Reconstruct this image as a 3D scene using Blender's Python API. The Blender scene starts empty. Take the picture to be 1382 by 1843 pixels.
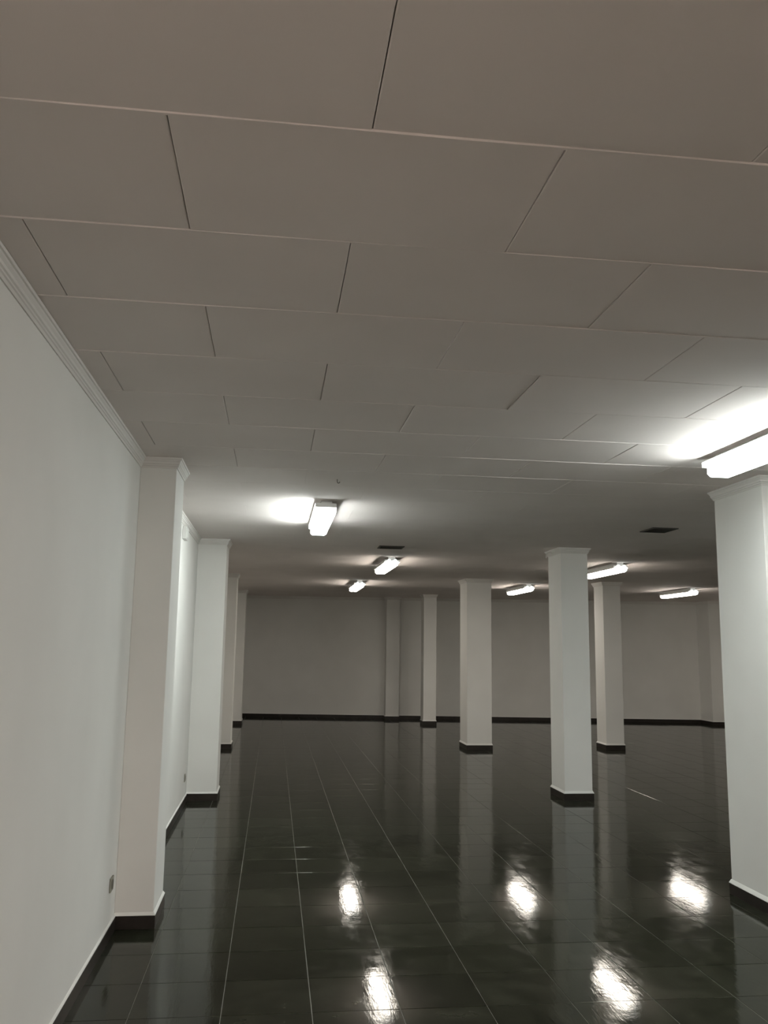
import bpy, bmesh, math, random
from mathutils import Vector, Matrix

random.seed(7)
SC = bpy.context.scene
COL = SC.collection

# ------------------------------------------------------------------ camera, world, exposure
CAM_H = 1.786                       # lens height above the floor
CEIL = 3.052                        # ceiling height
F_PX, YAW, PITCH, ROLL = 1546.2, math.radians(7.108), math.radians(8.937), math.radians(0.837)
cy_, sy_, cp_, sp_, cr_, sr_ = math.cos(YAW), math.sin(YAW), math.cos(PITCH), math.sin(PITCH), math.cos(ROLL), math.sin(ROLL)
FWD = Vector((sy_ * cp_, cy_ * cp_, sp_))
R0 = Vector((cy_, -sy_, 0))
U0 = R0.cross(FWD)
RIGHT = cr_ * R0 + sr_ * U0
UP = -sr_ * R0 + cr_ * U0
cam_d = bpy.data.cameras.new('camera')
cam = bpy.data.objects.new('camera', cam_d)
COL.objects.link(cam)
cam_d.sensor_fit = 'VERTICAL'
cam_d.sensor_height = 24.0
cam_d.lens = F_PX / 1843.0 * 24.0
cam_d.clip_start = 0.05
cam_d.clip_end = 100
mw = Matrix((RIGHT, UP, -FWD)).transposed().to_4x4()
mw.translation = Vector((0, 0, CAM_H))
cam.matrix_world = mw
SC.camera = cam

world = bpy.data.worlds.new('world')
SC.world = world
world.use_nodes = True
world.node_tree.nodes['Background'].inputs[0].default_value = (0, 0, 0, 1)   # closed interior at night
SC.view_settings.view_transform = 'Standard'
SC.view_settings.look = 'None'
SC.view_settings.gamma = 1.0
SC.view_settings.use_curve_mapping = False
SC.view_settings.exposure = 0.36
SC.cycles.use_denoising = True
SC.cycles.use_light_tree = False
SC.cycles.max_bounces = 6
SC.cycles.diffuse_bounces = 4
SC.cycles.glossy_bounces = 3
SC.cycles.use_adaptive_sampling = True
SC.cycles.adaptive_threshold = 0.08
SC.cycles.sample_clamp_indirect = 6.0

TUBE_STRENGTH = 47.0                # opal diffusers of the near fluorescent lights, seen and unseen
FAR_STRENGTH = 27.0                 # the five older lights deeper in the hall
CAP_STRENGTH = 10.0                 # end caps let less light through
TUBE_COLOR = (0.93, 1.0, 0.97)
WARM_STRENGTH = 120.0                # diffusers of the two unseen lamps added behind the camera
FAR_COLOR = (1.0, 0.92, 0.81)
WARM_COLOR = (1.0, 0.82, 0.72)


def in_view(x, y, z, m=0):
    d = Vector((x, y, z - CAM_H))
    w = d.dot(FWD)
    if w < 0.2:
        return False
    u = 691 + F_PX * d.dot(RIGHT) / w
    v = 921.5 - F_PX * d.dot(UP) / w
    return -m < u < 1382 + m and -m < v < 1843 + m


# ------------------------------------------------------------------ materials
def new_mat(name):
    m = bpy.data.materials.new(name)
    m.use_nodes = True
    nt = m.node_tree
    b = nt.nodes['Principled BSDF']
    return m, nt, b


def noise(nt, scale, detail=3, rough=0.5, vec=None):
    n = nt.nodes.new('ShaderNodeTexNoise')
    n.inputs['Scale'].default_value = scale
    n.inputs['Detail'].default_value = detail
    n.inputs['Roughness'].default_value = rough
    if vec is not None:
        nt.links.new(vec, n.inputs['Vector'])
    return n


def world_pos(nt, scale=(1, 1, 1)):
    g = nt.nodes.new('ShaderNodeNewGeometry')
    mp = nt.nodes.new('ShaderNodeMapping')
    mp.inputs['Scale'].default_value = scale
    nt.links.new(g.outputs['Position'], mp.inputs['Vector'])
    return mp.outputs['Vector']


def ramp(nt, fac, stops):
    r = nt.nodes.new('ShaderNodeValToRGB')
    els = r.color_ramp.elements
    els[0].position, els[0].color = stops[0][0], (*stops[0][1], 1)
    els[1].position, els[1].color = stops[-1][0], (*stops[-1][1], 1)
    for p, c in stops[1:-1]:
        e = els.new(p)
        e.color = (*c, 1)
    nt.links.new(fac, r.inputs['Fac'])
    return r.outputs['Color']


def bump(nt, b, height, strength, dist):
    bp = nt.nodes.new('ShaderNodeBump')
    bp.inputs['Strength'].default_value = strength
    bp.inputs['Distance'].default_value = dist
    nt.links.new(height, bp.inputs['Height'])
    nt.links.new(bp.outputs['Normal'], b.inputs['Normal'])


def paint(name, c0, c1, rough=0.75, bscale=120, bstr=0.12):
    m, nt, b = new_mat(name)
    v = world_pos(nt)
    n = noise(nt, 1.3, 2, 0.55, v)
    nt.links.new(ramp(nt, n.outputs['Fac'], [(0.3, c0), (0.7, c1)]), b.inputs['Base Color'])
    b.inputs['Roughness'].default_value = rough
    b.inputs['Specular IOR Level'].default_value = 0.25
    return m


M_WALL = paint('white_wall_paint', (0.80, 0.795, 0.765), (0.85, 0.845, 0.815))
M_CEIL = paint('matt_ceiling_plaster', (0.84, 0.775, 0.745), (0.89, 0.825, 0.795), 0.9, 200, 0.1)
M_CORNICE = paint('white_plaster_moulding', (0.74, 0.72, 0.69), (0.78, 0.76, 0.73), 0.7, 150, 0.05)
M_WHITE_METAL = paint('white_enamelled_metal', (0.80, 0.80, 0.78), (0.83, 0.83, 0.81), 0.4, 60, 0.0)
M_VOID = paint('dark_ceiling_void', (0.03, 0.03, 0.028), (0.04, 0.04, 0.036), 0.9)
M_SOCKET = paint('grey_beige_plastic', (0.26, 0.25, 0.21), (0.33, 0.32, 0.27), 0.5)
M_DARK = paint('grey_brown_insert', (0.12, 0.115, 0.095), (0.18, 0.17, 0.145), 0.6)
M_GRILLE = paint('dark_grey_grille_metal', (0.055, 0.05, 0.042), (0.075, 0.07, 0.06), 0.6)
M_RUST = paint('blackened_steel', (0.06, 0.055, 0.05), (0.1, 0.09, 0.08), 0.5)

# dark skirting
M_SKIRT, nt, b = new_mat('dark_brown_skirting')
n = noise(nt, 9, 4, 0.6, world_pos(nt))
nt.links.new(ramp(nt, n.outputs['Fac'], [(0.3, (0.018, 0.015, 0.013)), (0.7, (0.035, 0.028, 0.024))]), b.inputs['Base Color'])
b.inputs['Roughness'].default_value = 0.35
b.inputs['Specular IOR Level'].default_value = 0.3

# grout between the floor tiles
M_GROUT, nt, b = new_mat('pale_grey_grout')
n = noise(nt, 5, 4, 0.6, world_pos(nt))
nt.links.new(ramp(nt, n.outputs['Fac'], [(0.3, (0.10, 0.10, 0.085)), (0.7, (0.22, 0.22, 0.19))]), b.inputs['Base Color'])
b.inputs['Roughness'].default_value = 0.5

# polished dark floor tiles
TILE = 0.443
TX0, TY0 = -0.195, 4.576
M_TILE, nt, b = new_mat('polished_dark_green_grey_tile')
v = world_pos(nt)
n1 = noise(nt, 7.0, 7, 0.62, v)
n2 = noise(nt, 1.1, 3, 0.5, v)
# a random number for every tile
g = nt.nodes.new('ShaderNodeNewGeometry')
sub = nt.nodes.new('ShaderNodeVectorMath'); sub.operation = 'SUBTRACT'
sub.inputs[1].default_value = (TX0, TY0, 0)
nt.links.new(g.outputs['Position'], sub.inputs[0])
dv = nt.nodes.new('ShaderNodeVectorMath'); dv.operation = 'DIVIDE'
dv.inputs[1].default_value = (TILE, TILE, 1000)
nt.links.new(sub.outputs[0], dv.inputs[0])
fl = nt.nodes.new('ShaderNodeVectorMath'); fl.operation = 'FLOOR'
nt.links.new(dv.outputs[0], fl.inputs[0])
wn = nt.nodes.new('ShaderNodeTexWhiteNoise'); wn.noise_dimensions = '2D'
nt.links.new(fl.outputs[0], wn.inputs['Vector'])
mx = nt.nodes.new('ShaderNodeMath'); mx.operation = 'MULTIPLY_ADD'
mx.inputs[1].default_value = 0.16; mx.inputs[2].default_value = -0.08
nt.links.new(wn.outputs['Value'], mx.inputs[0])
ad = nt.nodes.new('ShaderNodeMath'); ad.operation = 'ADD'
nt.links.new(n1.outputs['Fac'], ad.inputs[0]); nt.links.new(mx.outputs[0], ad.inputs[1])
nt.links.new(ramp(nt, ad.outputs[0], [(0.30, (0.011, 0.0125, 0.008)), (0.5, (0.021, 0.0225, 0.0145)), (0.72, (0.036, 0.038, 0.026))]), b.inputs['Base Color'])
rr = nt.nodes.new('ShaderNodeMapRange')
rr.inputs['From Min'].default_value = 0.35; rr.inputs['From Max'].default_value = 0.7
rr.inputs['To Min'].default_value = 0.03; rr.inputs['To Max'].default_value = 0.12
n3 = noise(nt, 5.0, 8, 0.7, world_pos(nt, (2.2, 0.8, 1)))
nt.links.new(n3.outputs['Fac'], rr.inputs['Value'])
nt.links.new(rr.outputs[0], b.inputs['Roughness'])
b.inputs['IOR'].default_value = 1.22
b.inputs['Specular Tint'].default_value = (1.0, 0.98, 0.85, 1)
nb = noise(nt, 9.0, 5, 0.6, v)
ns = noise(nt, 16.0, 4, 0.65, world_pos(nt, (2.6, 0.45, 1)))      # polishing streaks
sm = nt.nodes.new('ShaderNodeMath'); sm.operation = 'ADD'
nt.links.new(nb.outputs['Fac'], sm.inputs[0]); nt.links.new(ns.outputs['Fac'], sm.inputs[1])
bump(nt, b, sm.outputs[0], 0.065, 0.005)


def emit(name, col, strength):
    m = bpy.data.materials.new(name)
    m.use_nodes = True
    nt = m.node_tree
    nt.nodes.remove(nt.nodes['Principled BSDF'])
    e = nt.nodes.new('ShaderNodeEmission')
    e.inputs[0].default_value = (*col, 1)
    e.inputs[1].default_value = strength
    nt.links.new(e.outputs[0], nt.nodes['Material Output'].inputs['Surface'])
    return m


M_TUBE = emit('cool_white_opal_diffuser', TUBE_COLOR, TUBE_STRENGTH)
M_FAR = emit('aged_opal_diffuser', FAR_COLOR, FAR_STRENGTH)
M_CAP = emit('translucent_end_cap', TUBE_COLOR, CAP_STRENGTH)
M_CAP_FAR = emit('aged_translucent_end_cap', TUBE_COLOR, 1.4)
M_CAP_FAR.cycles.emission_sampling = 'NONE'
M_CAP.cycles.emission_sampling = 'NONE'
M_WARM = emit('warm_white_opal_diffuser', WARM_COLOR, WARM_STRENGTH)


# ------------------------------------------------------------------ mesh helpers
def link(name, me, mat=None, parent=None):
    o = bpy.data.objects.new(name, me)
    COL.objects.link(o)
    if mat is not None and not me.materials:
        me.materials.append(mat)
    if parent is not None:
        o.parent = parent
    return o


def mesh(name, vs, fs, smooth=False):
    me = bpy.data.meshes.new(name)
    me.from_pydata([tuple(v) for v in vs], [], fs)
    bm = bmesh.new(); bm.from_mesh(me)
    bmesh.ops.recalc_face_normals(bm, faces=bm.faces)
    bm.to_mesh(me); bm.free()
    if smooth:
        me.polygons.foreach_set('use_smooth', [True] * len(me.polygons))
    return me


def box_vf(x0, x1, y0, y1, z0, z1):
    vs = [(x0, y0, z0), (x1, y0, z0), (x1, y1, z0), (x0, y1, z0), (x0, y0, z1), (x1, y0, z1), (x1, y1, z1), (x0, y1, z1)]
    return vs, [(0, 3, 2, 1), (4, 5, 6, 7), (0, 1, 5, 4), (1, 2, 6, 5), (2, 3, 7, 6), (3, 0, 4, 7)]


def box_mesh(name, *a):
    return mesh(name, *box_vf(*a))


def bevel_mesh(me, w, seg=2):
    bm = bmesh.new(); bm.from_mesh(me)
    bmesh.ops.bevel(bm, geom=bm.edges[:], offset=w, segments=seg, profile=0.5, affect='EDGES')
    bm.to_mesh(me); bm.free()
    return me


def merge(parts):
    V, Fc = [], []
    for vs, fs in parts:
        k = len(V)
        V += list(vs)
        Fc += [tuple(i + k for i in f) for f in fs]
    return V, Fc


def sweep_vf(path, profile, closed=False):
    """profile = [(d outward to the right of travel, z)], swept along a 2D path with mitred corners"""
    n = len(path)
    P = [Vector(p) for p in path]
    rows = []
    for i in range(n):
        def nrm(a, b):
            t = (b - a).normalized()
            return Vector((t.y, -t.x))
        if closed or 0 < i < n - 1:
            n0 = nrm(P[i - 1], P[i]); n1 = nrm(P[i], P[(i + 1) % n])
            m = n0 + n1
            m = m / max(m.dot(n0), 1e-6) if m.length > 1e-6 else n0
            m = m * (1.0)
        elif i == 0:
            m = nrm(P[0], P[1])
        else:
            m = nrm(P[-2], P[-1])
        rows.append([(P[i].x + m.x * d, P[i].y + m.y * d, z) for d, z in profile])
    k = len(profile)
    vs = [v for r in rows for v in r]
    fs = []
    rng = range(n) if closed else range(n - 1)
    for i in rng:
        j = (i + 1) % n
        for a in range(k):
            c = (a + 1) % k
            fs.append((i * k + a, i * k + c, j * k + c, j * k + a))
    if not closed:
        fs.append(tuple(range(k)))
        fs.append(tuple((n - 1) * k + a for a in reversed(range(k))))
    return vs, fs


def cyl_y_vf(x, z, r, y0, y1, n=12):
    vs, fs = [], []
    for y in (y0, y1):
        for i in range(n):
            a = 2 * math.pi * i / n
            vs.append((x + r * math.cos(a), y, z + r * math.sin(a)))
    for i in range(n):
        j = (i + 1) % n
        fs.append((i, j, n + j, n + i))
    fs.append(tuple(reversed(range(n))))
    fs.append(tuple(range(n, 2 * n)))
    return vs, fs


def prism_y_vf(poly, y0, y1):
    n = len(poly)
    vs = [(x, y0, z) for x, z in poly] + [(x, y1, z) for x, z in poly]
    fs = [tuple(range(n)), tuple(reversed(range(n, 2 * n)))]
    for i in range(n):
        j = (i + 1) % n
        fs.append((i, i + n, j + n, j))
    return vs, fs


def tube_vf(pts, r, n=8):
    P = [Vector(p) for p in pts]
    vs, fs = [], []
    for i, p in enumerate(P):
        t = (P[min(i + 1, len(P) - 1)] - P[max(i - 1, 0)]).normalized()
        a = t.orthogonal().normalized() if i == 0 else (A - t * A.dot(t)).normalized()
        A = a
        bb = t.cross(a)
        for k in range(n):
            q = 2 * math.pi * k / n
            vs.append(p + (a * math.cos(q) + bb * math.sin(q)) * r)
    for i in range(len(P) - 1):
        for k in range(n):
            j = (k + 1) % n
            fs.append((i * n + k, i * n + j, (i + 1) * n + j, (i + 1) * n + k))
    fs.append(tuple(reversed(range(n))))
    fs.append(tuple((len(P) - 1) * n + k for k in range(n)))
    return vs, fs


def thing(name, label, cat, loc, group=None):
    o = bpy.data.objects.new(name, None)
    COL.objects.link(o)
    o.empty_display_size = 0.1
    o.location = loc
    o['label'] = label
    o['category'] = cat
    if group:
        o['group'] = group
    return o


def struct(name, me, mat, label=None):
    o = link(name, me, mat)
    o['kind'] = 'structure'
    if label:
        o['label'] = label
    return o


# ------------------------------------------------------------------ room shell
XL, XR, YF = -0.945, 11.35, -4.5


def back_y(x):                       # the rear wall runs slightly askew
    return 22.55 - 0.118 * (x - XL)


T = 0.15
struct('wall_left', box_mesh('wall_left', XL - T, XL, YF - T, back_y(XL) + T, -0.05, CEIL + 0.05), M_WALL, 'long white painted wall on the left')
struct('wall_right', box_mesh('wall_right', XR, XR + T, YF - T, back_y(XR) + T, -0.05, CEIL + 0.05), M_WALL, 'white wall at the far right end')
struct('wall_front', box_mesh('wall_front', XL, XR, YF - T, YF, -0.05, CEIL + 0.05), M_WALL, 'white wall behind the viewer')
wb = [(XL, back_y(XL)), (XR, back_y(XR)), (XR, back_y(XR) + T), (XL, back_y(XL) + T)]
vs = [(x, y, z) for z in (-0.05, CEIL + 0.05) for x, y in wb]
struct('wall_back', mesh('wall_back', vs, [(0, 3, 2, 1), (4, 5, 6, 7), (0, 1, 5, 4), (1, 2, 6, 5), (2, 3, 7, 6), (3, 0, 4, 7)]), M_WALL, 'plain off-white wall across the far end of the hall')

# floor: grout bed with single tiles on it
YB = back_y(XL) + 0.02
floor = struct('floor', box_mesh('floor', XL, XR, YF, YB, -0.10, -0.0016), M_GROUT, 'glossy dark green-grey tiled floor')
GAP = 0.0028


def tile_vf(w, d, tilt=(0, 0), cx=0, cy=0):
    c, dz = 0.0014, 0.0009
    a, bq = w / 2 - GAP / 2, d / 2 - GAP / 2
    vs = []
    for (ww, dd, z) in ((a, bq, -0.010), (a, bq, -dz), (a - c, bq - c, 0.0)):
        for sx, sy in ((-1, -1), (1, -1), (1, 1), (-1, 1)):
            x, y = sx * ww, sy * dd
            vs.append((cx + x, cy + y, z + x * tilt[0] + y * tilt[1]))
    fs = [(8, 9, 10, 11)]
    for r in (0, 4):
        for i in range(4):
            j = (i + 1) % 4
            fs.append((r + i, r + j, r + 4 + j, r + 4 + i))
    return vs, fs


tile_cache = {}
rest = []
i0 = math.floor((XL - TX0) / TILE)
i1 = math.ceil((XR - TX0) / TILE)
j0 = math.floor((YF - TY0) / TILE)
j1 = math.ceil((YB - TY0) / TILE)
n_tiles = 0
for j in range(j0, j1):
    for i in range(i0, i1):
        xa, xb = max(XL, TX0 + i * TILE), min(XR, TX0 + (i + 1) * TILE)
        ya, yb = max(YF, TY0 + j * TILE), min(YB, TY0 + (j + 1) * TILE)
        if xb - xa < 0.02 or yb - ya < 0.02:
            continue
        cx, cyy = (xa + xb) / 2, (ya + yb) / 2
        tilt = (random.gauss(0, 0.0009), random.gauss(0, 0.0007))
        vis = 3.5 < cyy < 10.9 and any(in_view(x, y, 0) for x in (xa, cx, xb) for y in (ya, yb))
        if vis and n_tiles < 300:
            key = (round(xb - xa, 3), round(yb - ya, 3))
            if key not in tile_cache:
                me = mesh('floor_tile', *tile_vf(*key))
                me.materials.append(M_TILE)
                tile_cache[key] = me
            o = link('floor_tile', tile_cache[key], None, floor)
            o.location = (cx, cyy, 0)
            o.rotation_euler = (tilt[1], -tilt[0], 0)
            n_tiles += 1
        else:
            rest.append(tile_vf(xb - xa, yb - ya, tilt, cx, cyy))
o = link('floor_tile_field', mesh('floor_tile_field', *merge(rest)), M_TILE, floor)
o['kind'] = 'stuff'

# ceiling: slab with plaster panels 1.00 x 0.60 m in staggered rows
ceiling = struct('ceiling', box_mesh('ceiling', XL, XR, YF, YB, CEIL + 0.022, CEIL + 0.12), M_CEIL, 'matt white ceiling of staggered plaster panels')
PROW, PX = 0.5985, 1.0
PY0 = 1.953
PGAP = 0.0030
pan_cache = {}
rest = []


def panel_vf(w, d, tilt=(0, 0), cx=0, cy=0, cz=0, gap=PGAP):
    c, dz = gap, gap * 0.53
    a, bq = w / 2 - gap / 2, d / 2 - 0.0006
    vs = []
    for (ww, dd, z) in ((a, bq, 0.018), (a, bq, dz), (a - c, bq - c * 0.5, 0.0)):
        for sx, sy in ((-1, -1), (1, -1), (1, 1), (-1, 1)):
            x, y = sx * ww, sy * dd
            vs.append((cx + x, cy + y, cz + z + x * tilt[0] + y * tilt[1]))
    fs = [(11, 10, 9, 8)]
    for r in (0, 4):
        for i in range(4):
            j = (i + 1) % 4
            fs.append((r + i, r + 4 + i, r + 4 + j, r + j))
    return vs, fs


prows = []
for k in range(math.floor((YF - PY0) / PROW), math.ceil((YB - PY0) / PROW)):
    ya, yb = max(YF, PY0 + k * PROW), min(YB, PY0 + (k + 1) * PROW)
    if yb - ya < 0.03:
        continue
    off = -0.30 if k % 2 == 0 else 0.20
    prows.append((k, ya, yb, off))
    for i in range(-2, 13):
        xa, xb = max(XL, off + i * PX), min(XR, off + (i + 1) * PX)
        if xb - xa < 0.03:
            continue
        cx, cyy = (xa + xb) / 2, (ya + yb) / 2
        far = cyy > 6.4                # farther off the joints are filled flush
        k_t = 0.0002 if far else 0.0008
        gap = 0.0008 if far else PGAP
        tilt = (random.gauss(0, k_t), random.gauss(0, k_t))
        cz = random.uniform(0.0, 0.0003 if far else 0.0014)
        vis = 1.0 < cyy < 11.2 and any(in_view(x, y, CEIL) for x in (xa, cx, xb) for y in (ya, yb))
        if vis:
            key = (round(xb - xa, 3), round(yb - ya, 3), gap)
            if key not in pan_cache:
                me = mesh('ceiling_panel', *panel_vf(key[0], key[1], gap=gap))
                me.materials.append(M_CEIL)
                pan_cache[key] = me
            o = link('ceiling_panel', pan_cache[key], None, ceiling)
            o.location = (cx, cyy, CEIL + cz)
            o.rotation_euler = (tilt[1], -tilt[0], 0)
        else:
            rest.append(panel_vf(xb - xa, yb - ya, tilt, cx, cyy, CEIL + cz, gap))
o = link('ceiling_panel_field', mesh('ceiling_panel_field', *merge(rest)), M_CEIL, ceiling)
o['kind'] = 'stuff'

# plaster beads that fill the long joints, a little proud of the panels
BEAD = {0: (0.009, 0.0034), 1: (0.007, 0.0020), 2: (0.007, 0.0022), 3: (0.006, 0.0014), 4: (0.005, 0.0012), 5: (0.008, 0.0022), 6: (0.010, 0.0030), 7: (0.009, 0.0024), 8: (0.006, 0.0012)}
for k, (w, hgt) in BEAD.items():
    y = PY0 + k * PROW
    vs, fs = [], []
    nseg = 80
    for s in range(nseg + 1):
        x = XL + (7.2 - XL) * s / nseg
        hh = hgt * (0.55 + 0.45 * math.sin(x * 2.1 + k) * math.sin(x * 5.3 + 2 * k)) + 0.0004
        yy = y + 0.0012 * math.sin(x * 3.7 + k)
        for dy, dz in ((-w, 0.002), (-w * 0.45, -hh), (w * 0.45, -hh), (w, 0.002)):
            vs.append((x, yy + dy, CEIL + dz))
    for s in range(nseg):
        for q in range(3):
            fs.append((s * 4 + q, s * 4 + q + 1, s * 4 + q + 5, s * 4 + q + 4))
    me = bpy.data.meshes.new('joint_bead')
    me.from_pydata(vs, [], fs)
    me.flip_normals()
    link('joint_bead', me, M_CEIL, ceiling)

# ------------------------------------------------------------------ columns and pilasters
SKH, SKT = 0.08, 0.013
SKIRT_PROFILE = [(0, 0), (SKT, 0), (SKT, SKH - 0.004), (SKT - 0.003, SKH), (0, SKH)]


def fillet(hh, out):
    return [(0, SKH), (out, SKH), (out, SKH + 0.003), (0.002, SKH + hh), (0, SKH + hh)]


FILLET_PROFILE = fillet(0.010, SKT - 0.002)
CORN = [(0, -0.072), (0.006, -0.072), (0.009, -0.060), (0.014, -0.056), (0.014, -0.048), (0.020, -0.044), (0.021, -0.032),
        (0.028, -0.022), (0.029, -0.015), (0.036, -0.013), (0.037, -0.0005), (0, -0.0005)]


def corn(s=1.0):
    return [(d * s, CEIL + z * s) for d, z in CORN]


def column(name, label, x0, x1, y0, y1, group, cs=1.0):
    """free-standing square column: shaft, skirting, plaster fillet, cornice"""
    cx, cyy = (x0 + x1) / 2, (y0 + y1) / 2
    t = thing(name, label, name, (cx, cyy, 0), group)
    x0 -= cx; x1 -= cx; y0 -= cyy; y1 -= cyy
    link('shaft', bevel_mesh(box_mesh('shaft', x0, x1, y0, y1, 0.0, CEIL - 0.0004), 0.004), M_WALL, t)
    path = [(x0, y0), (x0, y1), (x1, y1), (x1, y0)][::-1]
    # travel so that the outward side is on the right
    path = [(x0, y0), (x1, y0), (x1, y1), (x0, y1)]
    link('skirting', mesh('skirting', *sweep_vf(path, SKIRT_PROFILE, True)), M_SKIRT, t)
    link('plaster_fillet', mesh('plaster_fillet', *sweep_vf(path, fillet(0.028, SKT + 0.002), True)), M_WALL, t)
    link('cornice', mesh('cornice', *sweep_vf(path, corn(cs), True)), M_CORNICE, t)
    return t


def pilaster(label, pts, base, group):
    """pts = open 2D path round the pilaster (outward on the right), in world coordinates"""
    t = thing('pilaster', label, 'pilaster', (base[0], base[1], 0), group)
    P = [(x - base[0], y - base[1]) for x, y in pts]
    n = len(P)
    vs = [(x, y, z) for z in (0.0, CEIL - 0.0004) for x, y in P]
    fs = [tuple(reversed(range(n))), tuple(range(n, 2 * n))] + [(i, (i + 1) % n, (i + 1) % n + n, i + n) for i in range(n)]
    link('shaft', bevel_mesh(mesh('shaft', vs, fs), 0.004), M_WALL, t)
    link('skirting', mesh('skirting', *sweep_vf(P, SKIRT_PROFILE)), M_SKIRT, t)
    link('plaster_fillet', mesh('plaster_fillet', *sweep_vf(P, fillet(0.018, SKT))), M_WALL, t)
    link('cornice', mesh('cornice', *sweep_vf(P, corn())), M_CORNICE, t)
    return t


GC = 'square white columns standing in the hall'
column('column', 'large white square column at the right edge, nearest the viewer', 3.462, 3.92, 5.72, 6.40, GC)
column('column', 'tall white square column, second nearest, with a loose wire at its top', 3.532, 3.878, 10.36, 10.86, GC)
column('column', 'wide white square column left of the loose-wire column, third in its row', 3.482, 3.935, 15.46, 16.05, GC)
column('column', 'slim white column farthest away, just in front of the back wall', 3.545, 3.85, 20.42, 20.78, GC)
column('column', 'white square column standing alone to the right of the main row', 6.075, 6.415, 15.47, 15.93, GC)

GP = 'pilasters along the left wall'
PIL = [('pinkish white pilaster on the left wall, nearest the viewer', -0.702, 5.94, 6.42),
       ('bright white pilaster on the left wall, second from the viewer', -0.600, 10.52, 11.0),
       ('shaded narrow pilaster on the left wall, third from the viewer', -0.685, 15.62, 16.1),
       ('farthest pale pilaster on the left wall beside the back wall', -0.672, 20.3, 20.85)]
for lab, xr, y0, y1 in PIL:
    pilaster(lab, [(XL, y0), (xr, y0), (xr, y1), (XL, y1)], (XL, (y0 + y1) / 2), GP)
GB = 'pilasters on the back wall'


def on_back(x, d):
    return (x, back_y(x) - d)


pilaster('shallow pale pilaster in the middle of the back wall', [on_back(2.83, 0.0), on_back(2.83, 0.28), on_back(3.16, 0.28), on_back(3.16, 0.0)], on_back(3.0, 0), GB)
pilaster('pale pilaster at the right end of the back wall by the nearest column', [on_back(10.82, 0.0), on_back(10.82, 0.62), (XR, back_y(XR) - 0.62), (XR, back_y(XR))], on_back(11.0, 0), GB)

# skirting and cornice runs on the walls (between the pilasters)
seg_l, s = [], YF
for lab, xr, y0, y1 in PIL:
    seg_l.append((s, y0)); s = y1
seg_l.append((s, back_y(XL)))
XS = [XL, 2.83, 3.16, 10.82]
seg_b = [(XL, 2.83), (3.16, 10.82)]


def runs(profile):
    left = [sweep_vf([(XL, b2), (XL, a2)][::-1], [(d, z) for d, z in profile]) for a2, b2 in seg_l]
    back = [sweep_vf([(xa, back_y(xa)), (xb, back_y(xb))], profile) for xa, xb in seg_b]
    return left, back


for pre, prof, mat in (('baseboard', SKIRT_PROFILE, M_SKIRT), ('fillet', FILLET_PROFILE, M_WALL), ('cornice', corn(), M_CORNICE)):
    left, back = runs(prof)
    if pre == 'baseboard':
        struct('baseboard_left', mesh('baseboard_left', *merge(left)), mat, 'dark brown skirting along the left wall')
        struct('baseboard_back', mesh('baseboard_back', *merge(back)), mat, 'dark brown skirting along the back wall')
    elif pre == 'fillet':
        struct('trim_1', mesh('trim_1', *merge(left)), mat, 'white plaster lip above the left skirting')
        struct('trim_2', mesh('trim_2', *merge(back)), mat, 'white plaster lip above the back skirting')
    else:
        struct('trim_3', mesh('trim_3', *merge(left)), mat, 'white stepped cornice along the left wall')
        struct('trim_4', mesh('trim_4', *merge(back)), mat, 'white stepped cornice along the back wall')


# ------------------------------------------------------------------ fluorescent ceiling lights
LEN, HW = 1.38, 0.083
ZB, ZT = -0.136, -0.066             # louvre bottom / top, measured from the ceiling


def m_profile(hump):
    """outline of the end cap: a box with two rounded humps"""
    pts = [(-HW, ZT), (-HW, ZB + 0.02), (-HW + 0.022, ZB), (HW - 0.022, ZB), (HW, ZB + 0.02), (HW, ZT)]
    top = []
    for cx in (0.043, -0.043):
        for k in range(9):
            a = math.pi * k / 8
            top.append((cx + (0.036 if hump < 0.01 else 0.027) * math.cos(a), ZT + hump * math.sin(a)))
    return pts + top


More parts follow.
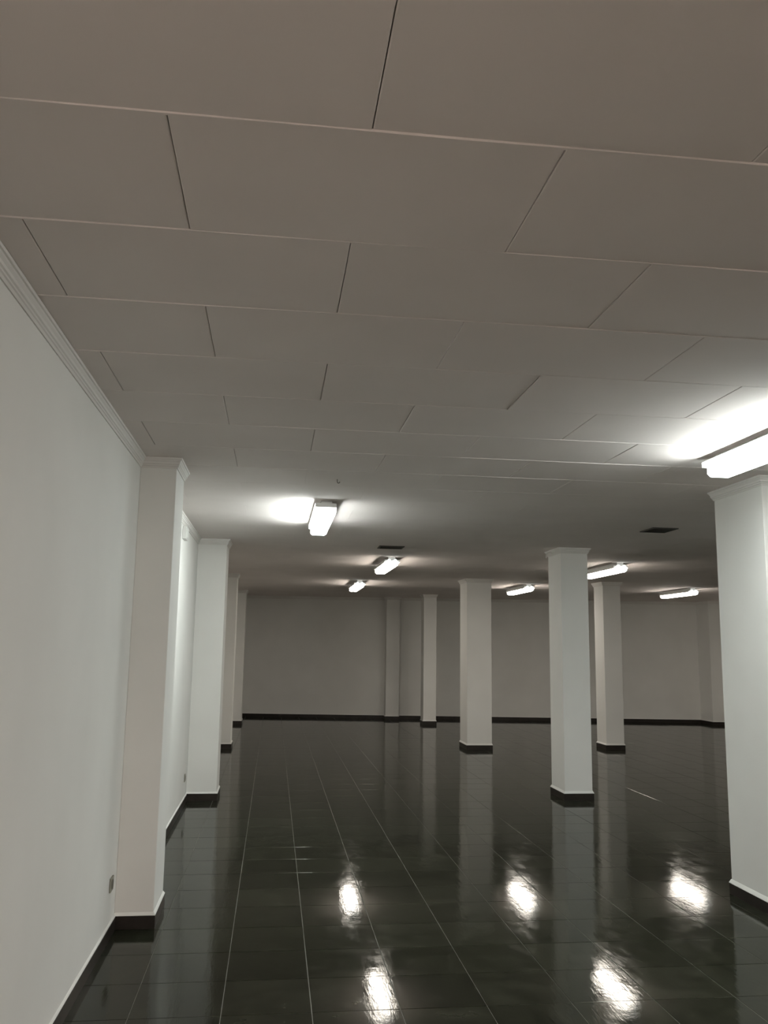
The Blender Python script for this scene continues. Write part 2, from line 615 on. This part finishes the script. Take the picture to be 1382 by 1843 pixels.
def luminaire(label, xc, y0, up_light, tube_mat=M_FAR):
    t = thing('fluorescent_ceiling_light', label, 'ceiling light', (xc, y0 + LEN / 2, CEIL), 'twin-tube fluorescent lights on the ceiling')
    h2 = LEN / 2
    link('housing', bevel_mesh(box_mesh('housing', -0.05, 0.05, -h2 + 0.05, h2 - 0.05, -0.030 if up_light else -0.044, -0.0004), 0.003, 1), M_WHITE_METAL, t)
    lip = 0.086 if up_light else 0.108
    zt = -0.030 if up_light else -0.044
    # folded sheet tray above the tubes; the side flange keeps light off the ceiling where it hangs down
    fl_l = ZT + 0.032 if up_light else ZT - 0.019
    fl_r = ZB + 0.032 if up_light else ZT - 0.019
    th = 0.0015
    ll = 0.100 if up_light else lip
    poly = [(-ll, zt), (lip, zt), (lip, fl_r), (lip - th, fl_r), (lip - th, zt - th), (-ll + th, zt - th), (-ll + th, fl_l), (-ll, fl_l)]
    ext = 0.034 if up_light else -0.032
    vf = [prism_y_vf(poly, -h2 - ext, h2 + ext)]
    for ye in (-h2 - ext, h2 + ext - th):        # folded end flanges of the tray
        vf.append(box_vf(-ll, lip, ye, ye + th, ZT - 0.002 if up_light else ZT - 0.008, zt))
    link('reflector_tray', mesh('reflector_tray', *merge(vf)), M_WHITE_METAL, t)
    # opal diffuser: two soft lobes along the bottom, straight lit sides
    prof = [(-HW + (0.026 if up_light else 0.0), ZT), (-HW, ZB + 0.026), (-HW + 0.006, ZB + 0.010), (-HW + 0.024, ZB), (-0.014, ZB), (0, ZB + 0.006), (0.014, ZB),
            (HW - 0.024, ZB), (HW - 0.006, ZB + 0.010), (HW, ZB + 0.026), (HW, ZT)]
    link('diffuser', mesh('diffuser', *prism_y_vf(prof, -h2 + 0.028, h2 - 0.028)), tube_mat, t)
    cap = mesh('end_cap', *prism_y_vf(m_profile(0.006 if up_light else 0.032), -0.014, 0.014))
    for y in (-h2 + 0.014, h2 - 0.014):
        o = link('end_cap', cap, M_CAP if up_light else M_CAP_FAR, t)
        o.location = (0, y, 0)
    return t


luminaire('large bright twin-tube ceiling light cut off by the right picture edge', 2.862, 3.83, True, M_TUBE)
luminaire('bright twin-tube ceiling light nearest the left wall with a glow beside it', 0.420, 7.44, True, M_TUBE)
luminaire('lit twin-tube ceiling light just behind the left dark ceiling vent', 1.622, 11.98, False)
luminaire('smallest lit twin-tube ceiling light, below and left of the one behind the vent', 1.607, 16.46, False)
luminaire('lit twin-tube ceiling light touching the right side of the loose-wire column', 4.975, 11.92, False)
luminaire('small lit twin-tube ceiling light between the wide column and the loose-wire column', 4.955, 16.42, False)
luminaire('small lit twin-tube ceiling light left of the large right-hand column', 8.355, 16.40, False)
# unseen warm lights behind the viewer, added to light the column fronts
luminaire('unseen warm white twin-tube ceiling light behind the viewer near the left wall', 1.1, -2.6, False, M_WARM)
luminaire('unseen warm white twin-tube ceiling light behind the viewer on the right', 4.0, -3.0, False, M_WARM)
luminaire('unseen twin-tube ceiling light added beyond the right picture edge', 6.2, 6.9, False, M_TUBE)  # out of view, added to brighten the front of the second column
luminaire('unseen twin-tube ceiling light added outside the picture on the near right', 6.2, 2.4, False, M_TUBE)  # another unseen light, added as fill for columns, wall and ceiling


# ------------------------------------------------------------------ ceiling vents
def vent(label, x0, x1, y0, y1):
    cx, cyy = (x0 + x1) / 2, (y0 + y1) / 2
    t = thing('ceiling_vent', label, 'vent', (cx, cyy, CEIL), 'dark vents in the ceiling')
    a, bq = (x1 - x0) / 2, (y1 - y0) / 2
    link('back_plate', box_mesh('back_plate', -a, a, -bq, bq, -0.003, -0.0005), M_VOID, t)
    link('frame', mesh('frame', *sweep_vf([(-a, -bq), (a, -bq), (a, bq), (-a, bq)], [(-0.018, -0.012), (0.004, -0.010), (0.006, -0.0005), (-0.018, -0.0005)], True)), M_GRILLE, t)
    nsl = 9
    for k in range(nsl):
        y = -bq + 0.03 + (2 * bq - 0.06) * k / (nsl - 1)
        vs, fs = box_vf(-a + 0.016, a - 0.016, -0.011, 0.011, -0.001, 0.001)
        me = mesh('slat', [(x, yy * 0.8 - zz * 0.6, yy * 0.55 + zz * 0.8) for x, yy, zz in vs], fs)
        o = link('slat', me, M_GRILLE, t)
        o.location = (0, y, -0.0085)
    return t


vent('dark slatted ceiling vent between the two left ceiling lights', 1.29, 1.60, 10.70, 10.96)
vent('dark slatted ceiling vent beside the top of the nearest column', 3.86, 4.13, 8.40, 8.72)


# ------------------------------------------------------------------ small fittings
def socket(label, y, z, w, hgt):
    t = thing('wall_socket', label, 'wall socket', (XL, y, z), 'sockets low on the left wall')
    link('plate', bevel_mesh(box_mesh('plate', 0.0003, 0.010, -w / 2, w / 2, -hgt / 2, hgt / 2), 0.004), M_SOCKET, t)
    vs, fs = [], []
    n = 16
    for d, r in ((0.0101, 0.030), (0.0125, 0.030), (0.0125, 0.024), (0.0105, 0.023)):
        for k in range(n):
            a = 2 * math.pi * k / n
            vs.append((d, r * math.cos(a), r * math.sin(a)))
    for q in range(3):
        for k in range(n):
            j = (k + 1) % n
            fs.append((q * n + k, q * n + j, (q + 1) * n + j, (q + 1) * n + k))
    fs.append(tuple(3 * n + k for k in range(n)))
    link('insert', mesh('insert', vs, fs), M_DARK, t)
    return t


socket('grey wall socket low on the left wall before the nearest pilaster', 5.745, CAM_H - 1.465, 0.10, 0.085)
socket('tiny wall socket low on the left wall between first and second pilaster', 10.21, CAM_H - 1.485, 0.085, 0.085)

t = thing('junction_box', 'small white box high on the left wall under the cornice', 'junction box', (XL, 8.84, CAM_H + 1.11))
link('body', bevel_mesh(box_mesh('body', 0.0003, 0.038, -0.10, 0.10, -0.065, 0.065), 0.005), M_WHITE_METAL, t)
link('lid', bevel_mesh(box_mesh('lid', 0.0385, 0.044, -0.085, 0.085, -0.052, 0.052), 0.002), M_WHITE_METAL, t)

# hook in the ceiling in front of the left light
pts = [(0, 0, 0), (0, 0, -0.018)] + [(0.010 - 0.010 * math.cos(a), 0.004, -0.018 - 0.012 * math.sin(a)) for a in [math.pi * k / 6 for k in range(1, 7)]]
o = link('ceiling_hook', mesh('ceiling_hook', *tube_vf(pts, 0.0025)), M_RUST)
o.location = (0.441, 6.46, CEIL)
o['label'] = 'tiny dark hook in the ceiling above the left bright light'
o['category'] = 'hook'

# loose wire looping out of the cornice of the second column
pts = [(0.075, 0, -0.045), (0.055, 0, -0.022), (0.028, 0, -0.020), (0.006, 0, -0.034), (-0.008, 0, -0.062), (-0.012, 0, -0.100)]
o = link('loose_wire', mesh('loose_wire', *tube_vf(pts, 0.006)), M_CORNICE)
o.location = (3.43, 10.6, CEIL - 0.012)
o['label'] = 'thin pale wire looping from the top of the second nearest column'
o['category'] = 'wire'
